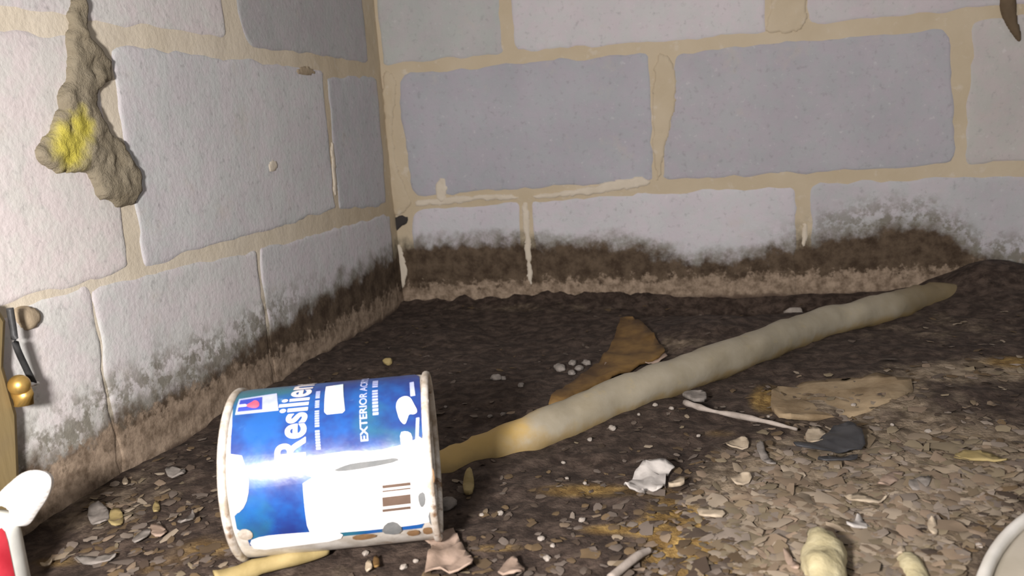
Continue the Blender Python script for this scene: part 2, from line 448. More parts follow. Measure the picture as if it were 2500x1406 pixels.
def height(x, y):
    z = 0.0055 * fbm(x * 9, y * 9, 0.4) + 0.0026 * fbm(x * 34, y * 34, 2.0, 3)
    z += (.010 + .006 * fbm(x * 45, y * 45, 6.0)) * math.exp(-((y - .004) / .026) ** 2) * math.exp(-((x - .26) / .26) ** 4)   # bank of clods under the back wall
    z += 0.017 * math.exp(-((x - .50) / .09) ** 2 - ((y + .22) / .06) ** 2)          # hump behind the pipe
    z -= 0.034 * math.exp(-((x - .52) / .15) ** 2 - ((y + .055) / .045) ** 2)        # hollow at the foot of the back wall
    z -= 0.010 * math.exp(-((x - .22) / .16) ** 2 - ((y + .22) / .16) ** 2)          # hollow behind the can
    z += 0.036 * (1 / (1 + math.exp(-(x - .80) / .04))) * (1 / (1 + math.exp(-(y + .14) / .05)))
    z += 0.008 * (1 / (1 + math.exp(-(x - .50) / .05))) * (1 / (1 + math.exp((y + .62) / .05)))
    z += 0.024 * math.exp(-((x - .84) / .055) ** 2 - ((y + .04) / .05) ** 2)
    c = math.exp(-((x - .245) / .10) ** 2 - ((y + .76) / .08) ** 2)
    return z * (1 - .9 * c)
def axis(a, b, fine0, fine1, st, cst):
    v = [a]
    while v[-1] < b: v.append(v[-1] + (st if fine0 <= v[-1] < fine1 else cst))
    return v
XS = axis(-0.02, 2.2, -0.03, 1.12, .0034, .03)
YS = axis(-2.0, 0.02, -0.93, 0.1, .0034, .03)
V = []; cols = []
def soil(x, y, z):
    p = to_px((x, y, z))
    t = sum(w * gauss(p, c, r) for c, r, w in TAN) if p[0] > -2000 else .3
    o = sum(w * gauss(p, c, r) for c, r, w in OCH) if p[0] > -2000 else 0
    return min(1, t), min(1, o)
for y in YS:
    for x in XS:
        z = height(x, y)
        V.append((x, y, z)); t, o = soil(x, y, z); cols.append((t, o, 0, 1))
nx = len(XS)
Fc = [(j * nx + i, j * nx + i + 1, (j + 1) * nx + i + 1, (j + 1) * nx + i) for j in range(len(YS) - 1) for i in range(nx - 1)]
N = NT('soil'); P = N.pos()
A = N.n.new('ShaderNodeAttribute'); A.attribute_name = 'soil'
sr = N.n.new('ShaderNodeSeparateColor'); N.L(A.outputs['Color'], sr.inputs[0])
nb1 = N.noise(P, 30, 6, .65); nb2 = N.noise(P, 75, 5, .65, .4); nb3 = N.noise(P, 14, 4, .6)
dark = N.mix(N.ramp(nb2, .35, .7), (0.024, 0.0145, 0.010, 1), (0.082, 0.057, 0.043, 1))
tan = N.mix(N.ramp(nb2, .32, .68), (0.115, 0.083, 0.052, 1), (0.29, 0.228, 0.16, 1))
och = N.mix(N.ramp(nb2, .35, .7), (0.13, 0.075, 0.022, 1), (0.33, 0.215, 0.070, 1))
ft = N.ramp(N.math('ADD', sr.outputs[0], N.math('MULTIPLY', N.math('SUBTRACT', nb1, .5), 1.1)), .28, .78)
fo = N.ramp(N.math('ADD', sr.outputs[1], N.math('MULTIPLY', N.math('SUBTRACT', nb3, .5), .7)), .25, .75)
c = N.mix(ft, dark, tan); c = N.mix(fo, c, och)
nn = N.bump(N.noise(P, 60, 6, .7), .7, .004); nn = N.bump(N.noise(P, 240, 4, .6), .5, .0014, nn)
M_SOIL = N.done(c, N.math('SUBTRACT', .95, N.math('MULTIPLY', .2, N.ramp(nb1, .5, .3))), nn, .3)
fl = pydata('floor', V, Fc, M_SOIL, None, (0, 0, 0), True)
ca = fl.data.color_attributes.new('soil', 'FLOAT_COLOR', 'POINT')
ca.data.foreach_set('color', [q for cc in cols for q in cc])
tag(fl, 'dark damp dirt floor strewn with litter, tan and ochre patches', None, None, 'structure')

# ------------------------------------------------------------------ simple materials
def simple(name, a, b, scale=40, rough=.8, bump=.3, spec=.3, dist=.001, metal=0.0):
    N = NT(name); P = N.objco()
    return N.done(N.mix(N.ramp(N.noise(P, scale, 5, .6), .3, .7), (*a, 1), (*b, 1)), rough, N.bump(N.noise(P, scale * 3, 4), bump, dist), spec, metal)
M_WHITE = simple('white_scrap', (.30, .275, .255), (.47, .435, .40), 60)
M_TANLEAF = simple('tan_leaf', (.21, .15, .11), (.34, .25, .195), 60)
M_GREYCH = simple('grey_chip', (.13, .115, .10), (.25, .22, .195), 80)
M_BROWN = simple('brown_bark', (.10, .065, .040), (.22, .15, .095), 60)
M_PALETAN = simple('pale_tan_chip', (.27, .215, .15), (.42, .345, .255), 70)
M_AMBER = simple('amber_bark', (.085, .045, .016), (.20, .115, .035), 30, .7)
M_BLACK = simple('black_plastic', (.022, .022, .024), (.045, .045, .048), 40, .45, .2, .4)
M_YELLOW = simple('pale_yellow_wood', (.34, .29, .165), (.50, .445, .29), 45, .85, .5, .3, .003)
M_OLIVE = simple('olive_stick', (.22, .165, .065), (.34, .265, .12), 40)
M_TWIG = simple('grey_twig', (.22, .185, .155), (.36, .31, .27), 60)
M_SLAB = simple('tan_slab', (.18, .125, .07), (.33, .25, .155), 30, .9, .4, .2, .002)
M_PEB = simple('pebble', (.22, .19, .16), (.36, .315, .275), 60)

# ------------------------------------------------------------------ paint can (one litre size, lying on its side)
RC, LC = 0.0535, 0.126
pl = Vector((0.1845, -0.778, 0)); pr = Vector((0.3055, -0.740, 0))
AX = (pr - pl).normalized()
cc0 = (pl + pr) / 2
zfl = height(cc0.x, cc0.y)
CC = Vector((cc0.x, cc0.y, zfl + RC + 0.001))          # centre of the axis
EZ = Vector((0, 0, 1)); EN = AX.cross(EZ).normalized()   # EN points away from / towards the camera
if EN.dot(CAM - CC) < 0: EN = -EN
def can_pt(s, phi, r):                                   # s along the axis from the lid end, phi up from the side facing the camera
    return CC + AX * (s - LC / 2) + (EN * math.cos(phi) + EZ * math.sin(phi)) * r
def can_hit(px):
    d = ray(*px); o = CAM - CC
    d2 = d - AX * d.dot(AX); o2 = o - AX * o.dot(AX)
    a, b, c = d2.dot(d2), 2 * d2.dot(o2), o2.dot(o2) - RC * RC
    disc = b * b - 4 * a * c
    t = (-b - math.sqrt(disc)) / (2 * a) if disc > 0 else -b / (2 * a)
    p = o + d * t
    return (p.dot(AX) + LC / 2, math.atan2(p.dot(EZ), p.dot(EN)))
can = empty('paint_can', (CC.x, CC.y, zfl))
tag(can, 'dented blue labelled paint can lying on its side on the dirt', 'paint can')

def can_lathe(name, prof, mat, seg=72, dent=0.0, parent=can):
    Vv = []; Ff = []
    n = len(prof)
    for k in range(seg):
        ph = 2 * math.pi * k / seg
        for (s_, r_) in prof:
            dr = dent * fbm(s_ * 25, math.cos(ph) * 1.6, math.sin(ph) * 1.6, 3) if dent else 0
            Vv.append(can_pt(s_, ph, r_ + dr))
    for k in range(seg):
        for i in range(n - 1):
            a = k * n + i; b = ((k + 1) % seg) * n + i
            Ff.append((a, b, b + 1, a + 1))
    bm = bmesh.new(); vv = [bm.verts.new(v) for v in Vv]
    for f in Ff: bm.faces.new([vv[i] for i in f])
    bmesh.ops.remove_doubles(bm, verts=bm.verts[:], dist=1e-6)
    return bm_obj(name, bm, mat, parent)
N = NT('can_tin'); P = N.objco()
tin = N.mix(N.ramp(N.noise(P, 60, 6, .65), .35, .65), (.52, .47, .40, 1), (.78, .74, .68, 1))
rust = N.ramp(N.noise(P, 38, 6, .7), .60, .74)
tin = N.mix(rust, tin, (.26, .15, .07, 1))
M_TIN = N.done(tin, N.math('ADD', .32, N.math('MULTIPLY', rust, .5)), N.bump(N.noise(P, 90, 4), .15, .0006), .5, 0.25)
N = NT('can_rim'); P = N.objco()
tin = N.mix(N.ramp(N.noise(P, 70, 6, .65), .35, .65), (.40, .33, .25, 1), (.74, .69, .62, 1))
tin = N.mix(N.ramp(N.noise(P, 50, 6, .7), .55, .68), tin, (.22, .13, .07, 1))
M_RIM = N.done(tin, .45, N.bump(N.noise(P, 140, 4), .3, .0006), .5, 0.3)
can_lathe('can_body', [(.003, RC - .001), (.010, RC - .0006), (LC * .5, RC - .0006), (LC - .008, RC - .0006), (LC - .003, RC - .001)], M_TIN, 90, 0.0)
def ring(s0, r0, rr, name, mat=None, n=10):
    prof = [(s0 + rr * math.cos(2 * math.pi * i / n), r0 + rr * .8 * math.sin(2 * math.pi * i / n)) for i in range(n + 1)]
    return can_lathe(name, prof, mat or M_RIM)
ring(.0030, RC - .0004, .0026, 'top_chime')
ring(LC - .0026, RC - .0004, .0024, 'bottom_chime')
lid = can_lathe('lid', [(.0035, RC - .002), (.0035, RC - .006), (.0065, RC - .0068), (.0065, RC - .0095), (.0030, RC - .0105), (.0030, RC - .0135), (.0048, RC - .0145), (.0050, .0001)], M_RIM)
can_lathe('can_bottom', [(LC - .004, RC - .002), (LC - .0075, RC - .004), (LC - .0075, RC - .008), (LC - .006, RC - .010), (LC - .006, .0001)], M_RIM)

def decal_bm(bm, off):
    """bm lies flat with x = s, y = RC * phi: cut it into strips and wrap it on the can"""
    k = -math.pi
    while k < math.pi:
        bmesh.ops.bisect_plane(bm, geom=bm.verts[:] + bm.edges[:] + bm.faces[:], plane_co=(0, k * RC, 0), plane_no=(0, 1, 0)); k += math.radians(4)
    bmesh.ops.triangulate(bm, faces=[f for f in bm.faces if len(f.verts) > 4])
    for v in bm.verts:
        ph = v.co.y / RC
        dr = 0.0
        v.co = can_pt(v.co.x, ph, RC - .0006 + off + dr)
    return bm
def orient(o):
    """normals outward from the can axis"""
    me = o.data; base = wloc(o)
    f = 0
    for p in me.polygons[:40]:
        q = base + p.center - CC; q -= AX * q.dot(AX); f += q.dot(p.normal)
    if f < 0: me.flip_normals()
def decal(name, pix, off, mat, parent=can, sm=0, raw=False):
    pts = pix if raw else [can_hit(p) for p in (smooth_poly(pix, sm) if sm else pix)]
    bm = bmesh.new()
    bm.faces.new([bm.verts.new((p[0], p[1] * RC, 0)) for p in pts])
    decal_bm(bm, off)
    o = bm_obj(name, bm, mat, parent, None, True); orient(o)
    return o

N = NT('can_label'); P = N.objco()
cl1 = N.noise(P, 26, 4, .6); cl2 = N.noise(P, 70, 5, .6)
blue = N.mix(N.ramp(cl1, .36, .62), (.012, .028, .165, 1), (.010, .090, .33, 1))
blue = N.mix(N.math('MULTIPLY', N.ramp(N.noise(P, 19, 3, .5, .6), .50, .66), .8), blue, (.020, .145, .165, 1))
blue = N.mix(N.math('MULTIPLY', N.ramp(cl2, .64, .78), .7), blue, (.16, .33, .55, 1))
M_LABEL = N.done(blue, N.ramp(cl2, .3, .7, .26, .36), N.bump(N.noise(P, 55, 4), .18, .0014), .9)
M_STICK = simple('white_sticker', (.78, .76, .74), (.88, .87, .85), 50, .35, .08, .5)
M_PRINTW = simple('white_print', (.66, .60, .58), (.78, .72, .70), 90, .35, .05, .5)
M_PRINTL = simple('lavender_print', (.36, .40, .66), (.48, .52, .76), 90, .35, .05, .5)
M_PRINTB = simple('blue_print', (.03, .05, .36), (.05, .08, .44), 60, .35, .05, .5)
M_PRINTR = simple('red_print', (.62, .07, .13), (.76, .15, .22), 60, .35, .05, .5)
M_BAR = simple('brown_bars', (.105, .070, .052), (.14, .095, .072), 60, .9, .05, .1)
M_GREYTEAR = simple('grey_torn_paper', (.13, .135, .135), (.20, .20, .195), 60, .95, .2, .03)
M_TEAL = simple('teal_print', (.05, .22, .27), (.10, .30, .33), 60, .35, .05, .5)
M_TEALBOX = simple('pale_teal_sticker', (.55, .70, .74), (.66, .78, .80), 60, .35, .05, .5)

M_RUST = simple('rust', (.16, .085, .035), (.28, .17, .085), 70, .85, .3)
# label sheet: left and right edges traced, top and bottom carried round the back
def edge_curve(pts):
    q = sorted((can_hit(p) for p in pts), key=lambda e: e[1]); return q
Ledge = edge_curve([(578, 958), (566, 1040), (562, 1108), (590, 1112), (602, 1150), (604, 1195), (592, 1240), (572, 1260), (578, 1292), (600, 1305)])
Redge = edge_curve([(1024, 918), (1028, 980), (1034, 1030), (1030, 1070), (1012, 1090), (1030, 1120), (1044, 1200), (1040, 1270), (1030, 1290)])
phi_hi = math.radians(190); phi_lo = min(Ledge[0][1], Redge[0][1])
outline = [(Ledge[0][0], phi_lo)] + Ledge + [(.010, Ledge[-1][1] + .15), (.010, phi_hi - .3), (.011, math.pi - .02), (LC - .010, math.pi - .02), (LC - .010, Redge[-1][1] + .2)] + Redge[::-1]
decal('label', outline, .00035, M_LABEL, raw=True)
# torn white paper and the white sticker with its bars
decal('torn_paper', [(735, 1120), (800, 1108), (860, 1100), (905, 1104), (960, 1092), (1005, 1078), (1030, 1062), (1042, 1110), (1044, 1150), (960, 1152), (820, 1160), (742, 1166)], .0006, M_STICK, sm=1)
stk = decal('sticker', [(738, 1160), (900, 1146), (1036, 1128), (1046, 1140), (1054, 1266), (1046, 1276), (940, 1290), (770, 1304), (752, 1296), (744, 1240)], .0009, M_STICK, sm=1)
for (a, b) in ((1184, 1192), (1197, 1201), (1213, 1236), (1242, 1249)):
    decal('bar', [(933, a), (1002, a - 8), (1003, b - 8), (934, b)], .0012, M_BAR, stk)
decal('grey_tear', [(812, 1148), (835, 1138), (860, 1130), (930, 1122), (968, 1116), (976, 1126), (900, 1142), (830, 1152)], .0012, M_GREYTEAR, sm=1)
decal('white_margin', [(606, 1320), (640, 1308), (700, 1302), (790, 1296), (840, 1300), (830, 1318), (720, 1332), (625, 1344)], .0009, M_STICK, sm=1)
decal('paint_chip', [(578, 1298), (596, 1288), (616, 1296), (618, 1312), (600, 1318), (584, 1312)], .0012, M_RIM, sm=1)
decal('paint_chip', [(592, 1150), (608, 1160), (606, 1215), (590, 1248), (566, 1256), (562, 1200), (572, 1165)], .0009, M_TIN, sm=1)
for q in ([(1020, 1205), (1036, 1198), (1040, 1225), (1030, 1240), (1022, 1226)], [(940, 1276), (965, 1270), (985, 1290), (970, 1304), (930, 1300)], [(1044, 1250), (1060, 1244), (1064, 1275), (1050, 1282)]):
    decal('paint_chip', q, .0012, M_GREYTEAR, sm=1)
for q in ([(1050, 1150), (1058, 1140), (1062, 1175), (1054, 1180)], [(1030, 1288), (1050, 1284), (1060, 1298), (1036, 1304)], [(860, 1306), (900, 1300), (925, 1306), (890, 1316), (862, 1316)], [(990, 1296), (1020, 1290), (1026, 1302), (1000, 1308)]):
    decal('rust_patch', q, .0012, M_RUST, sm=1)
for q in ([(1046, 960), (1028, 950), (1030, 985), (1036, 1010), (1046, 1030)],):
    decal('torn_paper', q, .0008, M_STICK, sm=1)
# small pale box, emblem, blobs of the print
bx = decal('print_box', [(796, 944), (838, 938), (842, 1002), (836, 1008), (798, 1012), (792, 1006)], .0007, M_STICK)
decal('print_box_half', [(818, 942), (838, 939), (841, 1002), (836, 1007), (818, 1009)], .0010, M_TEALBOX, bx)
em = decal('emblem', [(584, 974), (676, 960), (680, 1002), (574, 1013)], .0006, M_PRINTL)
decal('emblem_field', [(587, 978), (640, 970), (640, 1000), (580, 1006)], .0009, M_PRINTB, em)
decal('emblem_flame', [(598, 992), (614, 984), (622, 978), (632, 982), (634, 992), (626, 998), (612, 997)], .0012, M_PRINTR, em, 2)
decal('emblem_tail', [(582, 990), (600, 988), (604, 991), (602, 994), (582, 996)], .0012, M_PRINTW, em)
decal('print_blot', [(966, 990), (972, 974), (988, 966), (1002, 970), (1010, 986), (1020, 1004), (1012, 1012), (998, 1010), (994, 1024), (988, 1038), (976, 1026), (970, 1008)], .0007, M_STICK, sm=2)
decal('print_blot', [(976, 1056), (992, 1052), (1006, 1060), (1006, 1090), (980, 1092)], .0007, M_STICK, sm=1)
decal('print_line', [(1000, 934), (1010, 932), (1014, 966), (1002, 968)], .0007, M_PRINTL)
decal('print_line', [(1016, 1020), (1024, 1019), (1022, 1078), (1014, 1076)], .0007, M_PRINTL)

def lettering(text, px0, px1, cap_px, off, mat, name='lettering', bold=0.0, s_base=None):
    """word running up round the can: px0 = start of the baseline, px1 = a point the baseline passes; cap_px = photo height of a capital"""
    a = can_hit(px0); b = can_hit(px1)
    cd = bpy.data.curves.new(name, 'FONT'); cd.body = text; cd.size = 1.0; cd.offset = bold
    to = bpy.data.objects.new(name, cd); COL.objects.link(to)
    dg = bpy.context.evaluated_depsgraph_get()
    me = bpy.data.meshes.new_from_object(to.evaluated_get(dg))
    bpy.data.objects.remove(to)
    w = max(v.co.x for v in me.vertices); hcap = .69
    hs = a[0] - can_hit((px0[0] - cap_px, px0[1]))[0]
    bm = bmesh.new(); bm.from_mesh(me); bpy.data.meshes.remove(me)
    for v in bm.verts:
        t = v.co.x / w; h_ = v.co.y / hcap * hs
        v.co = ((a[0] * (1 - t) + b[0] * t) - h_, (a[1] * (1 - t) + b[1] * t) * RC, 0)
    decal_bm(bm, off)
    o = bm_obj(name, bm, mat, can, None, True, fix=False); orient(o)
    return o
# the word goes on over the top of the can, out of sight
p0 = can_hit((744, 1122)); p1 = can_hit((748, 952))
def lettering_sp(text, s0, s1, ph0, ph1, hs, off, mat, bold=0.0, name='lettering'):
    cd = bpy.data.curves.new(name, 'FONT'); cd.body = text; cd.size = 1.0; cd.offset = bold
    to = bpy.data.objects.new(name, cd); COL.objects.link(to)
    dg = bpy.context.evaluated_depsgraph_get()
    me = bpy.data.meshes.new_from_object(to.evaluated_get(dg)); bpy.data.objects.remove(to)
    w = max(v.co.x for v in me.vertices)
    bm = bmesh.new(); bm.from_mesh(me); bpy.data.meshes.remove(me)
    for v in bm.verts:
        t = v.co.x / w
        v.co = (s0 + (s1 - s0) * t - v.co.y / .69 * hs, (ph0 + (ph1 - ph0) * t) * RC, 0)
    decal_bm(bm, off)
    o = bm_obj(name, bm, mat, can, None, True, fix=False); orient(o)
    return o
hs = p0[0] - can_hit((672, 1122))[0]
SPAN = (p1[1] - p0[1]) / .64
lettering_sp('Resilience', p0[0], p0[0] + .0005, p0[1], p0[1] + SPAN, hs, .0007, M_PRINTW, .022)
q0 = can_hit((899, 1078)); q1 = can_hit((897, 928))
lettering_sp('EXTERIOR ACRYLIC', q0[0], q1[0], q0[1], q1[1] + .25, q0[0] - can_hit((881, 1078))[0], .0007, M_PRINTL, .02)
# lines too small to read: a row of letter-sized dashes
def dashes(x, ya, yb, w, n, gaps=()):
    a = can_hit((x, ya)); b = can_hit((x, yb)); hw = (can_hit((x + w, ya))[0] - can_hit((x, ya))[0])
    bm = bmesh.new()
    for k in range(n):
        if k in gaps: continue
        t0, t1 = k / n, (k + .72) / n
        s0 = a[0] + (b[0] - a[0]) * t0
        f0 = (a[1] + (b[1] - a[1]) * t0) * RC; f1 = (a[1] + (b[1] - a[1]) * t1) * RC
        bm.faces.new([bm.verts.new(q) for q in ((s0, f0, 0), (s0 + hw, f0, 0), (s0 + hw, f1, 0), (s0, f1, 0))])
    decal_bm(bm, .0007)
    o = bm_obj('fine_print', bm, M_PRINTL, can, None, True, fix=False); orient(o)
dashes(910, 1014, 930, 14, 13, (8,))
dashes(772, 1098, 955, 11, 26, (7, 15, 20))

# ------------------------------------------------------------------ pipe
def tube(name, pts, rads, mat, parent=None, seg=16, wob=0.0, caps=True, origin=None):
    pts = [Vector(p) for p in pts]; bm = bmesh.new(); rings = []
    for i, p in enumerate(pts):
        t = (pts[min(i + 1, len(pts) - 1)] - pts[max(i - 1, 0)]).normalized()
        a = t.cross(Vector((0, 0, 1)))
        if a.length < 1e-3: a = t.cross(Vector((1, 0, 0)))
        a.normalize(); b = a.cross(t).normalized()
        r = rads[i] if hasattr(rads, '__len__') else rads
        rg = []
        for k in range(seg):
            f = 2 * math.pi * k / seg
            q = p + (a * math.cos(f) + b * math.sin(f)) * r
            if wob: q += (q - p) * wob * fbm(q.x * 40, q.y * 40, q.z * 40)
            rg.append(bm.verts.new(q))
        rings.append(rg)
    for i in range(len(rings) - 1):
        for k in range(seg):
            bm.faces.new((rings[i][k], rings[i][(k + 1) % seg], rings[i + 1][(k + 1) % seg], rings[i + 1][k]))
    if caps:
        bm.faces.new(rings[0][::-1]); bm.faces.new(rings[-1])
    return bm_obj(name, bm, mat, parent, origin)
def spline(P, n=8):
    P = [Vector(p) for p in P]; out = []
    for i in range(len(P) - 1):
        p0, p1, p2, p3 = P[max(i - 1, 0)], P[i], P[i + 1], P[min(i + 2, len(P) - 1)]
        for k in range(n):
            t = k / n
            out.append(.5 * ((2 * p1) + (p2 - p0) * t + (2 * p0 - 5 * p1 + 4 * p2 - p3) * t * t + (3 * p1 - p0 - 3 * p2 + p3) * t ** 3))
    out.append(P[-1]); return out
N = NT('old_pipe'); P = N.pos()
x, y, z = N.sep(P)
pc = N.mix(N.noise(P, 26, 5, .6), (.20, .165, .10, 1), (.40, .36, .285, 1))
pc = N.mix(N.math('MULTIPLY', N.ramp(N.noise(P, 48, 5, .7), .56, .72), .5), pc, (.36, .29, .16, 1))
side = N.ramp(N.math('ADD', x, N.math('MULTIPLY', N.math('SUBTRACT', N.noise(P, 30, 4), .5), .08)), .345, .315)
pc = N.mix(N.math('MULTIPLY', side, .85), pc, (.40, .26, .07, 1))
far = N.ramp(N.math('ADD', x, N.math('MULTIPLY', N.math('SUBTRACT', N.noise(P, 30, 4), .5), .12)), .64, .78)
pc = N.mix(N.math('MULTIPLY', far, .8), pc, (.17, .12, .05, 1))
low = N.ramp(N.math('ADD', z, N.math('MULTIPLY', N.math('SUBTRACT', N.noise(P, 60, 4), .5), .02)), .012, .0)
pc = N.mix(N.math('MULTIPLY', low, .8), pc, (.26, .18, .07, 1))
M_PIPE = N.done(pc, .62, N.bump(N.noise(P, 70, 5), .3, .0015), .35)
pp = [(1000, 1195, -.014), (1080, 1162, -.008), (1160, 1126, -.006), (1310, 1058, .004), (1540, 960, .011), (1800, 866, .013), (1990, 796, .011), (2165, 752, .012), (2290, 724, .006), (2400, 716, -.020)]
PW = [on_floor(a, b, c) for a, b, c in pp]
PW[-1].y = min(PW[-1].y, -.03); PW[-2].y = min(PW[-2].y, -.03)
pts = spline(PW, 10)
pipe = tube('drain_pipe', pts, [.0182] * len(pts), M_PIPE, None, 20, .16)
tag(pipe, 'dirty off-white plastic pipe half buried in the dirt beside the paint can', 'pipe')

# ------------------------------------------------------------------ scraps lying on the floor
def scrap(name, pix, mat, label=None, cat=None, thick=.0012, lift=.0015, curl=.004, sm=1, parent=None, group=None, seed=0.0):
    P2 = [on_floor(*p) for p in smooth_poly(pix, sm)]
    P2 = [on_floor(*to_px(q)) for q in P2]
    cx = sum(p.x for p in P2) / len(P2); cy = sum(p.y for p in P2) / len(P2)
    bm = bmesh.new()
    top = bm.faces.new([bm.verts.new((p.x, p.y, 0)) for p in P2])
    step = max(.004, math.sqrt(max(top.calc_area(), 1e-6)) / 7)
    for ax in (0, 1):
        lo = min(v.co[ax] for v in bm.verts); hi = max(v.co[ax] for v in bm.verts); k = lo + step
        while k < hi:
            co = [0, 0, 0]; no = [0, 0, 0]; co[ax] = k; no[ax] = 1
            bmesh.ops.bisect_plane(bm, geom=bm.verts[:] + bm.edges[:] + bm.faces[:], plane_co=co, plane_no=no); k += step
    bmesh.ops.triangulate(bm, faces=bm.faces[:])
    R_ = max(math.hypot(v.co.x - cx, v.co.y - cy) for v in bm.verts)
    for v in bm.verts:
        d = math.hypot(v.co.x - cx, v.co.y - cy) / (R_ + 1e-9)
        v.co.z = height(v.co.x, v.co.y) + lift + curl * (.5 * fbm(v.co.x * 60 + seed, v.co.y * 60, seed) + .45 * d * d)
    ext = bmesh.ops.extrude_face_region(bm, geom=bm.faces[:])
    for e in ext['geom']:
        if isinstance(e, bmesh.types.BMVert): e.co.z += thick
    o = bm_obj(name, bm, mat, parent)
    if label: tag(o, label, cat, group)
    return o
scrap('paper_scrap', [(1522, 1200), (1535, 1180), (1560, 1160), (1600, 1150), (1655, 1155), (1628, 1168), (1622, 1205), (1600, 1212), (1578, 1205), (1572, 1228), (1558, 1210), (1530, 1210)], M_WHITE, 'torn crumpled white paper scrap on the ochre stained dirt', 'paper scrap', lift=.002, curl=.012, sm=1)
scrap('wood_chip', [(1632, 1196), (1672, 1188), (1672, 1206), (1634, 1208)], M_PALETAN, 'small pale chip touching the torn white paper scrap', 'wood chip', .003)
scrap('dry_leaf', [(1030, 1330), (1055, 1312), (1078, 1318), (1096, 1284), (1118, 1318), (1132, 1352), (1160, 1380), (1152, 1425), (1035, 1425), (1048, 1372), (1058, 1340)], M_TANLEAF, 'pinkish tan dry leaf lying in front of the paint can', 'leaf', lift=.002, curl=.012)
scrap('dry_leaf', [(1225, 1400), (1245, 1380), (1262, 1378), (1268, 1392), (1286, 1402), (1270, 1430), (1215, 1425)], M_TANLEAF, 'small pointed pink tan leaf on bare dark dirt', 'leaf', curl=.008)
scrap('plastic_scrap', [(1960, 1110), (2010, 1085), (2025, 1062), (2062, 1050), (2098, 1062), (2118, 1116), (2060, 1126), (1990, 1132), (1930, 1128)], M_BLACK, 'black plastic scrap pressed into the tan litter', 'plastic scrap', lift=.005, curl=.006)
scrap('plastic_strip', [(1985, 1148), (2040, 1138), (2095, 1136), (2092, 1150), (2030, 1154)], M_BLACK, 'narrow black plastic strip beside the larger black scrap', 'plastic scrap', lift=.005, curl=.004)
scrap('soil_slab', [(1885, 955), (1930, 935), (2040, 926), (2170, 932), (2240, 950), (2200, 985), (2100, 1010), (1990, 1020), (1910, 1030), (1880, 1000)], M_SLAB, 'flat tan slab half buried in the dirt beyond the twig', 'slab', thick=.005, lift=-.0045, curl=.010)
scrap('bark_strip', [(1330, 1000), (1400, 932), (1470, 884), (1500, 830), (1520, 776), (1562, 796), (1604, 838), (1630, 872), (1540, 905), (1440, 955), (1370, 998)], M_AMBER, 'amber brown bark strip lying along the far side of the pipe', 'bark', thick=.003, lift=.003, curl=.010)
tw = spline([on_floor(1672, 982, .006), on_floor(1740, 1003, .007), on_floor(1820, 1018, .006), on_floor(1900, 1036, .009), on_floor(1945, 1048, .005)], 5)
t_ = tube('twig', tw, [.0028] * 4 + [.0022] * (len(tw) - 8) + [.0014] * 4, M_TWIG, None, 8, .5)
tag(t_, 'thin grey twig lying in front of the flat tan slab', 'twig')
scrap('wood_chip', [(1664, 978), (1690, 972), (1724, 974), (1726, 992), (1700, 996), (1676, 988)], M_GREYCH, 'blunt grey chip at the end of the thin twig', 'wood chip', thick=.003, lift=.004)
tw = spline([on_floor(1490, 1412, .005), on_floor(1530, 1378, .006), on_floor(1556, 1358, .006), on_floor(1586, 1342, .004)], 5)
tag(tube('twig', tw, .0024, M_TWIG, None, 8, .5), 'short grey twig at the edge of the ochre stain', 'twig')
tw = spline([on_floor(530, 1425, .004), on_floor(620, 1388, .006), on_floor(720, 1362, .007), on_floor(800, 1340, .006)], 6)
tag(tube('split_stick', tw, [.0075 - .0045 * i / (len(tw) - 1) for i in range(len(tw))], M_OLIVE, None, 10, .4), 'yellow brown split stick pointing under the paint can', 'stick')
tw = spline([on_floor(2030, 1460, .004), on_floor(2014, 1400, .008), on_floor(2008, 1350, .009), on_floor(2002, 1315, .006)], 6)
tag(tube('cut_stick', tw, [.0125 - .0035 * i / (len(tw) - 1) for i in range(len(tw))], M_YELLOW, None, 18, .6), 'thick pale yellow cut stick lying among the tan litter', 'stick')
tw = spline([on_floor(2250, 1440, .003), on_floor(2232, 1395, .005), on_floor(2215, 1370, .004)], 6)
tag(tube('cut_stick', tw, .0065, M_YELLOW, None, 10, .4), 'thin pale yellow stick beside the thick cut stick', 'stick')

def pebble(name, px, py, rx, ry, rz, mat, label, cat, group=None, seed=0.0, parent=None):
    p = on_floor(px, py); h = height(p.x, p.y)
    bm = bmesh.new(); bmesh.ops.create_icosphere(bm, subdivisions=3, radius=1)
    a = seed * 2.3
    for v in bm.verts:
        k = 1 + .28 * fbm(v.co.x * 1.5 + seed * 5, v.co.y * 1.5, v.co.z * 1.5)
        X, Y, Z = v.co.x * rx * k, v.co.y * ry * k, v.co.z * rz * k
        v.co = (p.x + X * math.cos(a) - Y * math.sin(a), p.y + X * math.sin(a) + Y * math.cos(a), h + rz * .7 + Z)
    o = bm_obj(name, bm, mat, parent)
    tag(o, label, cat, group); return o
pebble('stone', 1940, 745, .013, .008, .008, M_PEB, 'pale oval stone at the foot of the back wall beyond the pipe', 'stone')
for i, (a, b, r) in enumerate(((1366, 898, .0075), (1398, 888, .0055), (1414, 900, .005), (1432, 886, .0055), (1396, 912, .005))):
    pebble('crumb', a, b, r, r * .8, r * .6, M_GREYCH, 'grey white crumb in the small heap by the bark strip', 'crumb', 'crumbs heaped by the bark strip', i + 1.0)
for i, (a, b, r) in enumerate(((1212, 932, .006), (1228, 930, .004), (1272, 944, .004), (1228, 1012, .003), (1196, 1018, .0025), (1088, 995, .002))):
    pebble('crumb', a, b, r, r * .8, r * .6, M_GREYCH, 'small grey crumb on the dark dirt between can and pipe', 'crumb', 'crumbs on the dark dirt', i + 11.0)
pebble('nutshell', 948, 888, .006, .005, .0045, M_OLIVE, 'small yellow nutshell on the dark dirt behind the can', 'nutshell')
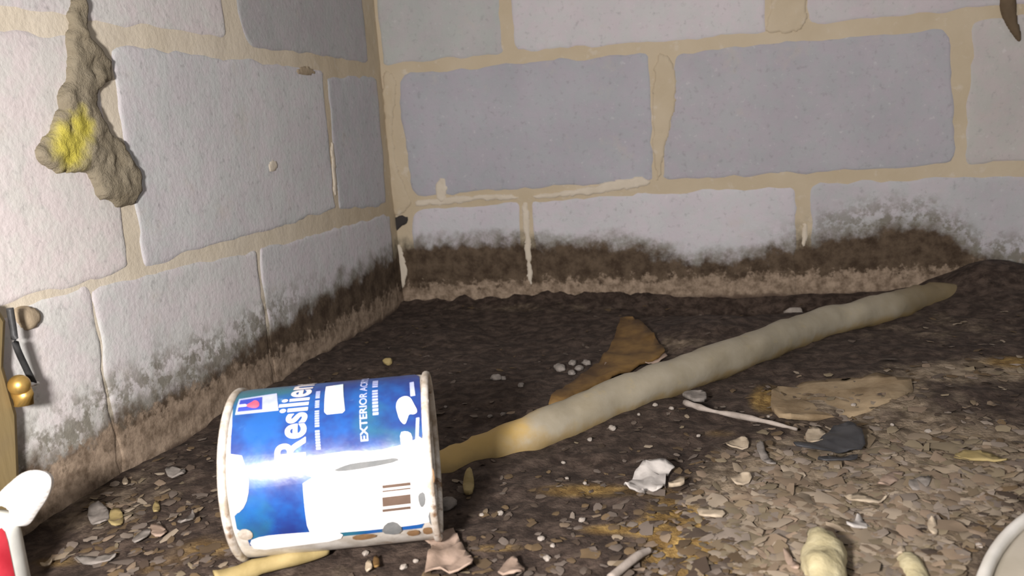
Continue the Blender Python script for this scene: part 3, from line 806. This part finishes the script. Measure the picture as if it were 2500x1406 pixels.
pebble('shell_bit', 1090, 1240, .008, .007, .004, M_GREYCH, 'grey shell bit lying against the bottom rim of the can', 'shell bit', None, 21.0)
scrap('wood_splinter', [(1138, 1165), (1152, 1160), (1160, 1190), (1152, 1216), (1134, 1215), (1130, 1190)], M_OLIVE, 'yellowish splinter lying between the pipe and the can', 'splinter', thick=.003)
bright = [(1495, 1050, .006), (1440, 1072, .004), (1705, 1060, .003), (1375, 1125, .003), (1428, 1177, .003), (1222, 1254, .004), (1322, 1322, .004), (1336, 1368, .0042), (1350, 1341, .003), (1421, 1276, .004),
          (1740, 1225, .003), (2390, 1352, .0035), (1876, 1018, .003), (2084, 990, .004), (2266, 1050, .004), (2178, 1035, .003), (893, 1352, .004), (1015, 1370, .003), (1176, 1262, .003), (1384, 1168, .003), (985, 1385, .004), (1600, 1000, .004), (1640, 1010, .004), (1560, 1022, .003), (1840, 1210, .003)]
for i, (a, b, r) in enumerate(bright):
    pebble('stone_chip', a, b, r * .62, r * .5, r * .4, M_PEB, 'tiny pale stone chip on the dirt floor', 'stone chip', 'pale stone chips on the dirt', i + 31.0)
tag_leaf = [([(2055, 1222), (2110, 1232), (2140, 1240), (2175, 1232), (2135, 1250), (2080, 1244)], M_PALETAN, 'long pale splinter lying across the tan litter', 'splinter'),
            ([(2140, 1200), (2170, 1178), (2205, 1172), (2200, 1192), (2165, 1212), (2145, 1215)], M_TANLEAF, 'pinkish tan flake on the tan litter above the long splinter', 'flake'),
            ([(2212, 1210), (2240, 1198), (2275, 1200), (2265, 1215), (2232, 1224)], M_GREYCH, 'blue grey chip on the tan litter', 'chip'),
            ([(2060, 1310), (2085, 1300), (2094, 1278), (2112, 1300), (2134, 1308), (2090, 1318)], M_WHITE, 'pointed white flake beside the thick pale stick', 'flake'),
            ([(2262, 1305), (2278, 1298), (2292, 1325), (2280, 1336), (2266, 1325)], M_PALETAN, 'upright cream flake in the tan litter', 'flake'),
            ([(2180, 1368), (2205, 1358), (2212, 1378), (2196, 1390)], M_PALETAN, 'cream chip near the thin pale stick', 'chip'),
            ([(2320, 1136), (2370, 1124), (2430, 1134), (2470, 1152), (2410, 1150), (2350, 1146)], M_OLIVE, 'long curved straw coloured leaf on the litter', 'leaf'),
            ([(1700, 1272), (1745, 1266), (1775, 1280), (1760, 1292), (1710, 1286)], M_PALETAN, 'pale pink flake beside the ochre stain', 'flake'),
            ([(1780, 1188), (1830, 1180), (1838, 1196), (1800, 1204)], M_PALETAN, 'cream flake lying in front of the dark hollow', 'flake'),
            ([(1910, 1360), (1925, 1368), (1955, 1404), (1945, 1412), (1920, 1390)], M_TANLEAF, 'narrow pink splinter left of the thick pale stick', 'splinter'),
            ([(215, 1270), (238, 1248), (268, 1260), (270, 1290), (240, 1302), (222, 1290)], M_GREYCH, 'round grey flake on the dirt near the left wall', 'flake'),
            ([(266, 1282), (276, 1262), (300, 1262), (306, 1288), (290, 1302), (270, 1300)], M_OLIVE, 'straw coloured flake touching the round grey flake', 'flake'),
            ([(322, 1334), (345, 1318), (375, 1312), (360, 1330), (335, 1344)], M_GREYCH, 'grey lance shaped leaf left of the paint can', 'leaf'),
            ([(180, 1374), (230, 1366), (275, 1362), (290, 1370), (262, 1378), (210, 1382)], M_GREYCH, 'long grey leaf on the dirt by the white jug', 'leaf'),
            ([(98, 1384), (130, 1374), (128, 1382), (106, 1390)], M_PALETAN, 'small cream splinter beside the white jug', 'splinter'),
            ([(366, 1300), (390, 1294), (412, 1306), (402, 1322), (374, 1324)], M_TANLEAF, 'reddish tan flake left of the paint can', 'flake'),
            ([(300, 1195), (312, 1186), (318, 1198), (306, 1204)], M_PALETAN, 'small cream flake near the foot of the left wall', 'flake'),
            ([(404, 1166), (432, 1160), (460, 1168), (446, 1180), (414, 1178)], M_GREYCH, 'broad grey flake between the can and the left wall', 'flake'),
            ([(374, 1255), (386, 1240), (394, 1250), (388, 1266), (378, 1268)], M_OLIVE, 'small straw flake left of the paint can', 'flake'),
            ([(432, 1290), (470, 1276), (474, 1266), (480, 1282), (450, 1298)], M_GREYCH, 'slanting grey flake left of the can lid', 'flake'),
            ([(1770, 1090), (1812, 1078), (1830, 1084), (1826, 1100), (1780, 1100)], M_PALETAN, 'tan flake under the middle of the thin twig', 'flake'),
            ([(1966, 1060), (1990, 1052), (2020, 1064), (2014, 1092), (1985, 1096), (1968, 1084)], M_PALETAN, 'rounded tan flake touching the black plastic scrap', 'flake'),
            ([(1846, 1092), (1862, 1086), (1870, 1130), (1900, 1146), (1880, 1152), (1850, 1126)], M_GREYCH, 'curved grey flake around the dark hollow', 'flake'),
            ([(910, 1376), (925, 1368), (930, 1396), (916, 1404)], M_AMBER, 'small orange brown flake in front of the paint can', 'flake'),
            ([(890, 1390), (906, 1380), (912, 1400), (898, 1408)], M_PALETAN, 'small cream flake touching the orange brown flake', 'flake'),
            ([(1470, 895), (1500, 870), (1580, 868), (1640, 872), (1600, 890), (1540, 895), (1490, 905)], M_TANLEAF, 'pinkish flat flake lying against the far side of the pipe', 'flake')]
for i, (q, m, lb, ct) in enumerate(tag_leaf):
    nm = {'flake': 'leaf_flake', 'splinter': 'wood_splinter', 'chip': 'wood_chip', 'leaf': 'dry_leaf'}[ct]
    scrap(nm, q, m, lb, ct, .0012, .0015, .006, 1, None, None, i * 1.7)

RL = .27
def lid_centre():
    a1 = on_floor(2500, 1304); a2 = on_floor(2396, 1420)
    mid = (a1 + a2) / 2; dv = (a2 - a1); perp = Vector((-dv.y, dv.x, 0)).normalized()
    if perp.dot(Vector((1, -1, 0))) < 0: perp = -perp
    return mid + perp * math.sqrt(max(0, RL * RL - (dv.length / 2) ** 2))
LIDC = lid_centre()
BARK = [on_floor(*q).xy for q in ((1310, 1010), (1390, 925), (1470, 865), (1515, 765), (1620, 820), (1660, 880), (1500, 940), (1360, 1020))]
JUGC = on_floor(-10, 1490)
# ------------------------------------------------------------------ litter too fine to count
N = NT('litter'); A = N.attr('tint')
M_LIT = N.done(A, .9, None, .2)
rnd = random.Random(11)
V = []; Fc = []; C4 = []
PAL_T = [(.24, .19, .135), (.215, .16, .11), (.185, .14, .09), (.22, .18, .145), (.29, .235, .175), (.23, .17, .12), (.20, .16, .105)]
PAL_D = [(.085, .062, .046), (.11, .085, .067), (.06, .042, .03), (.14, .112, .092), (.105, .072, .042), (.13, .088, .048)]
cnt = 0
while cnt < 3000:
    if rnd.random() < .75:
        px_ = rnd.uniform(60, 2600); py_ = 760 + 700 * math.sqrt(rnd.random())
        p = on_floor(px_, py_)
    else:
        p = Vector((rnd.uniform(.02, 1.6), rnd.uniform(-1.1, -.02), 0))
    x, y = p.x, p.y
    if x < .012 or y > -.012 or x > 1.7: continue
    z = height(x, y); t, o = soil(x, y, z)
    if rnd.random() > .20 + .9 * t + .25 * o: continue
    if min((x - q.x) ** 2 + (y - q.y) ** 2 for q in pts) < .026 ** 2 or math.hypot(x - LIDC.x, y - LIDC.y) < RL + .006 or math.hypot(x - JUGC.x, y - JUGC.y) < .06 or (x < .05 and y < -.74) or in_poly(x, y, BARK): continue
    base = CC - Vector((x, y, CC.z))
    if abs(base.dot(AX)) < LC / 2 + .008 and abs(base.dot(EN)) < .052: continue
    r = rnd.uniform(.0018, .0050) * (1 + .9 * t)
    if rnd.random() < .08: r *= 1.7
    n = rnd.randint(7, 9); an = rnd.uniform(0, 6.28); el = rnd.uniform(.35, .9)
    tx, ty = rnd.gauss(0, .12), rnd.gauss(0, .12)
    k = len(V)
    base_c = rnd.choice(PAL_T if rnd.random() < t + .03 else PAL_D)
    f_ = rnd.uniform(.8, 1.05); col = tuple(min(.9, q * f_) for q in base_c)
    V.append((x, y, z + r * .06 + .0012)); C4.append((*col, 1))
    for q in range(n):
        a = 2 * math.pi * q / n; rr = r * rnd.uniform(.7, 1.15)
        dx, dy = rr * math.cos(a), rr * el * math.sin(a)
        X = dx * math.cos(an) - dy * math.sin(an); Y = dx * math.sin(an) + dy * math.cos(an)
        V.append((x + X, y + Y, z + .0008 + X * tx + Y * ty + rnd.uniform(-.12, .12) * r)); C4.append((*col, 1))
    for q in range(n): Fc.append((k, k + 1 + q, k + 1 + (q + 1) % n))
    cnt += 1
lit = pydata('leaf_litter', V, Fc, M_LIT, None, (0, 0, 0), True)
at = lit.data.color_attributes.new('tint', 'FLOAT_COLOR', 'POINT'); at.data.foreach_set('color', [q for cc in C4 for q in cc])
tag(lit, 'fine brown and tan leaf litter scattered over the dirt floor', 'leaf litter', None, 'stuff')

# ------------------------------------------------------------------ wooden stake with brass knob and black wire, against the left wall
N = NT('old_wood'); P = N.pos()
mp = N.n.new('ShaderNodeMapping'); N.L(P, mp.inputs[0]); mp.inputs['Scale'].default_value = (1, 1, .12)
wd = N.mix(N.noise(mp.outputs[0], 110, 5, .6), (.145, .105, .045, 1), (.30, .225, .11, 1))
wd = N.mix(N.math('MULTIPLY', N.ramp(N.noise(P, 30, 4), .5, .7), .5), wd, (.20, .15, .08, 1))
M_WOOD = N.done(wd, .8, N.bump(N.noise(mp.outputs[0], 160, 4), .4, .001), .25)
M_BRASS = simple('brass', (.55, .34, .09), (.70, .46, .15), 60, .36, .1, .5, .0005, .8)
M_WIRE = simple('black_wire', (.02, .02, .02), (.05, .05, .05), 60, .5, .1)
M_GLINT = simple('pale_glint', (.70, .68, .64), (.85, .83, .80), 60, .3, .05, .5, .0005, .6)
def left_off(px, py, off):          # point on a plane `off` in front of the left wall
    d = ray(px, py); return CAM + d * ((off - CAM.x) / d.x)
sk = empty('wooden_stake', (0.009, -.80, 0))
tag(sk, 'weathered brown wooden stake with brass knob leaning on the left wall', 'stake')
e0 = left_off(8, 742, .014); e1 = left_off(46, 1010, .014); e2 = left_off(44, 1180, .014)
bm = bmesh.new()
prof = [(-.012, e2.y - .003), (.02, e2.y - .002), (e1.z, e1.y), (e1.z + .035, e1.y - .003), (e0.z - .012, e0.y + .001), (e0.z, e0.y - .004)]
rings = []
for (zz, yy) in prof:
    rings.append([bm.verts.new(q) for q in ((.003, yy - .075, zz), (.014, yy - .075, zz), (.014, yy - .004, zz), (.012, yy, zz), (.005, yy, zz), (.003, yy - .004, zz))])
for i in range(len(rings) - 1):
    for k in range(6): bm.faces.new((rings[i][k], rings[i][(k + 1) % 6], rings[i + 1][(k + 1) % 6], rings[i + 1][k]))
bm.faces.new(rings[0]); bm.faces.new(rings[-1])
bm_obj('stake_board', bm, M_WOOD, sk, None, False)
def ball_on(name, c, rx, rz, mat, parent):
    bm = bmesh.new(); bmesh.ops.create_uvsphere(bm, u_segments=20, v_segments=12, radius=1)
    for v in bm.verts:
        v.co = c + Vector((v.co.x * rx, v.co.y * rx, v.co.z * rz))
    return bm_obj(name, bm, mat, parent)
kc = left_off(47, 940, .021)
knob = ball_on('brass_knob', kc, .0072, .0072, M_BRASS, sk)
nk = tube('knob_neck', [left_off(50, 950, .019), left_off(56, 966, .020), left_off(59, 988, .020)], [.0066, .0068, .0062], M_BRASS, knob, 14)
tube('wire', spline([left_off(24, 752, .017), left_off(32, 800, .017), left_off(40, 845, .017), left_off(62, 895, .014), left_off(82, 935, .012)], 5), .0023, M_WIRE, sk, 8)
tube('wire_glint', [left_off(72, 939, .013), left_off(92, 937, .012)], [.0022, .0018], M_GLINT, sk, 8)  # pale stub modelled in place of a highlight at the wire end

# ------------------------------------------------------------------ white jug with red side, standing by the stake
jc = on_floor(-10, 1490); jc.z = height(jc.x, jc.y)
M_JUG = simple('white_plastic', (.62, .62, .57), (.74, .74, .69), 40, .4, .1, .4)
M_CAP = simple('white_cap', (.86, .84, .80), (.93, .91, .88), 40, .35, .1, .5)
M_RED = simple('red_label', (.30, .012, .022), (.44, .035, .05), 45, .4, .1, .5)
jug = empty('plastic_jug', jc)
tag(jug, 'white plastic jug with a red label standing by the wooden stake', 'jug')
def dep(px, py, p_ref):             # point on the pixel ray at the same depth as p_ref
    d = ray(px, py); t = (p_ref - CAM).dot(CF) / d.dot(CF); return CAM + d * t
topc = dep(-5, 1245, jc); hj = topc.z - jc.z
rj = (dep(74, 1380, jc) - dep(-10, 1380, jc)).length
def lathe(name, c, prof, mat, parent, seg=36, arc=(0, 2 * math.pi), squash=1.0):
    bm = bmesh.new(); rings = []
    full = abs(arc[1] - arc[0] - 2 * math.pi) < 1e-6
    nS = seg if full else seg + 1
    for k in range(nS):
        a = arc[0] + (arc[1] - arc[0]) * k / seg
        rings.append([bm.verts.new((c.x + r * math.cos(a), c.y + r * squash * math.sin(a), c.z + z)) for (r, z) in prof])
    for k in range(seg):
        A_, B_ = rings[k], rings[(k + 1) % nS]
        for i in range(len(prof) - 1): bm.faces.new((A_[i], B_[i], B_[i + 1], A_[i + 1]))
    bmesh.ops.remove_doubles(bm, verts=bm.verts[:], dist=1e-6)
    return bm_obj(name, bm, mat, parent)
lathe('jug_body', jc, [(.0005, 0), (rj * .9, 0), (rj, .004), (rj, hj * .80), (rj * .97, hj * .90), (rj * .82, hj * .97), (rj * .5, hj), (.0005, hj)], M_JUG, jug)
av = math.atan2((CAM - jc).y, (CAM - jc).x)
lathe('red_label', jc, [(rj + .0006, .006), (rj + .0006, hj * .80), (rj * .97 + .0006, hj * .90), (rj * .9, hj * .94)], M_RED, jug, 30, (av - 2.2, av + .62))
# white moulded handle over the shoulder: a rounded slab, edge on to the wall
def inflate(name, pix, depth_ref, thick, rnd, mat, parent, hole=None):
    P2 = smooth_poly(pix, 2)
    org = dep(60, 1200, depth_ref); k = (org - CAM).dot(CF) / F_PX
    Q = [((p[0] - 60) * k, -(p[1] - 1200) * k) for p in P2]
    bm = bmesh.new(); bm.faces.new([bm.verts.new((q[0], q[1], 0)) for q in Q])
    for ax in (0, 1):
        lo = min(v.co[ax] for v in bm.verts); hi = max(v.co[ax] for v in bm.verts); st_ = .0016; c_ = lo + st_
        while c_ < hi:
            co = [0, 0, 0]; no = [0, 0, 0]; co[ax] = c_; no[ax] = 1
            bmesh.ops.bisect_plane(bm, geom=bm.verts[:] + bm.edges[:] + bm.faces[:], plane_co=co, plane_no=no); c_ += st_
    bmesh.ops.triangulate(bm, faces=[f for f in bm.faces if len(f.verts) > 4])
    bm.verts.index_update()
    H_ = []
    for v in bm.verts:
        e = min(1, edge_dist(v.co.x, v.co.y, Q) / rnd)
        hh = thick * math.sqrt(max(0, 1 - (1 - e) ** 2))
        for (hx, hy, hw, hv) in (hole or ()):
            X = (hx - 60) * k; Y = -(hy - 1200) * k
            hh *= 1 - .92 * math.exp(-((v.co.x - X) / (hw * k)) ** 2 - ((v.co.y - Y) / (hv * k)) ** 2)
        H_.append((v.co.x, v.co.y, hh, e))
    F_ = [[v.index for v in f.verts] for f in bm.faces]; bm.free()
    VV = []; FF = []
    for sgn in (1, -1):
        b0 = len(VV)
        for (X, Y, hh, e) in H_: VV.append(org + CR * X + CU * Y - CF * (hh * sgn))
        FF += [[b0 + q for q in (f if sgn > 0 else f[::-1])] for f in F_]
    bm = bmesh.new(); vv = [bm.verts.new(q) for q in VV]
    for f in FF: bm.faces.new([vv[q] for q in f])
    bmesh.ops.remove_doubles(bm, verts=bm.verts[:], dist=1e-6)
    return bm_obj(name, bm, mat, parent)
inflate('handle', [(-40, 1240), (0, 1202), (26, 1176), (58, 1150), (96, 1146), (124, 1160), (126, 1188), (112, 1222), (90, 1252), (72, 1282), (50, 1286), (36, 1262), (24, 1236), (0, 1232), (-30, 1262)], jc, .011, .011, M_CAP, jug, [(60, 1199, 13, 4), (38, 1215, 8, 20)])

# ------------------------------------------------------------------ white plastic lid, corner of it in view
c0 = LIDC.copy(); c0.z = max(height(c0.x + RL * .7 * math.cos(a), c0.y + RL * .7 * math.sin(a)) for a in (0, 1, 2, 3, 4, 5)) + .001
M_LID = simple('cream_plastic', (.36, .32, .25), (.45, .405, .33), 20, .5, .1, .4)
M_LIDRIM = simple('white_plastic_rim', (.62, .59, .53), (.74, .71, .66), 30, .4, .1, .4)
bl = empty('plastic_tray', c0)
tag(bl, 'large round cream plastic tray lying on the litter', 'tray')
lathe('tray_panel', c0, [(.0005, .0065), (RL - .011, .0065), (RL - .009, .005), (RL - .0075, .004), (RL - .0075, .001), (.0005, .001)], M_LID, bl, 96)
lathe('tray_rim', c0, [(RL - .0075, .001), (RL - .0072, .0065), (RL - .006, .0085), (RL - .0035, .0085), (RL - .0012, .007), (RL, .003), (RL - .0005, -.006), (RL - .003, -.006), (RL - .0075, .001)], M_LIDRIM, bl, 120)
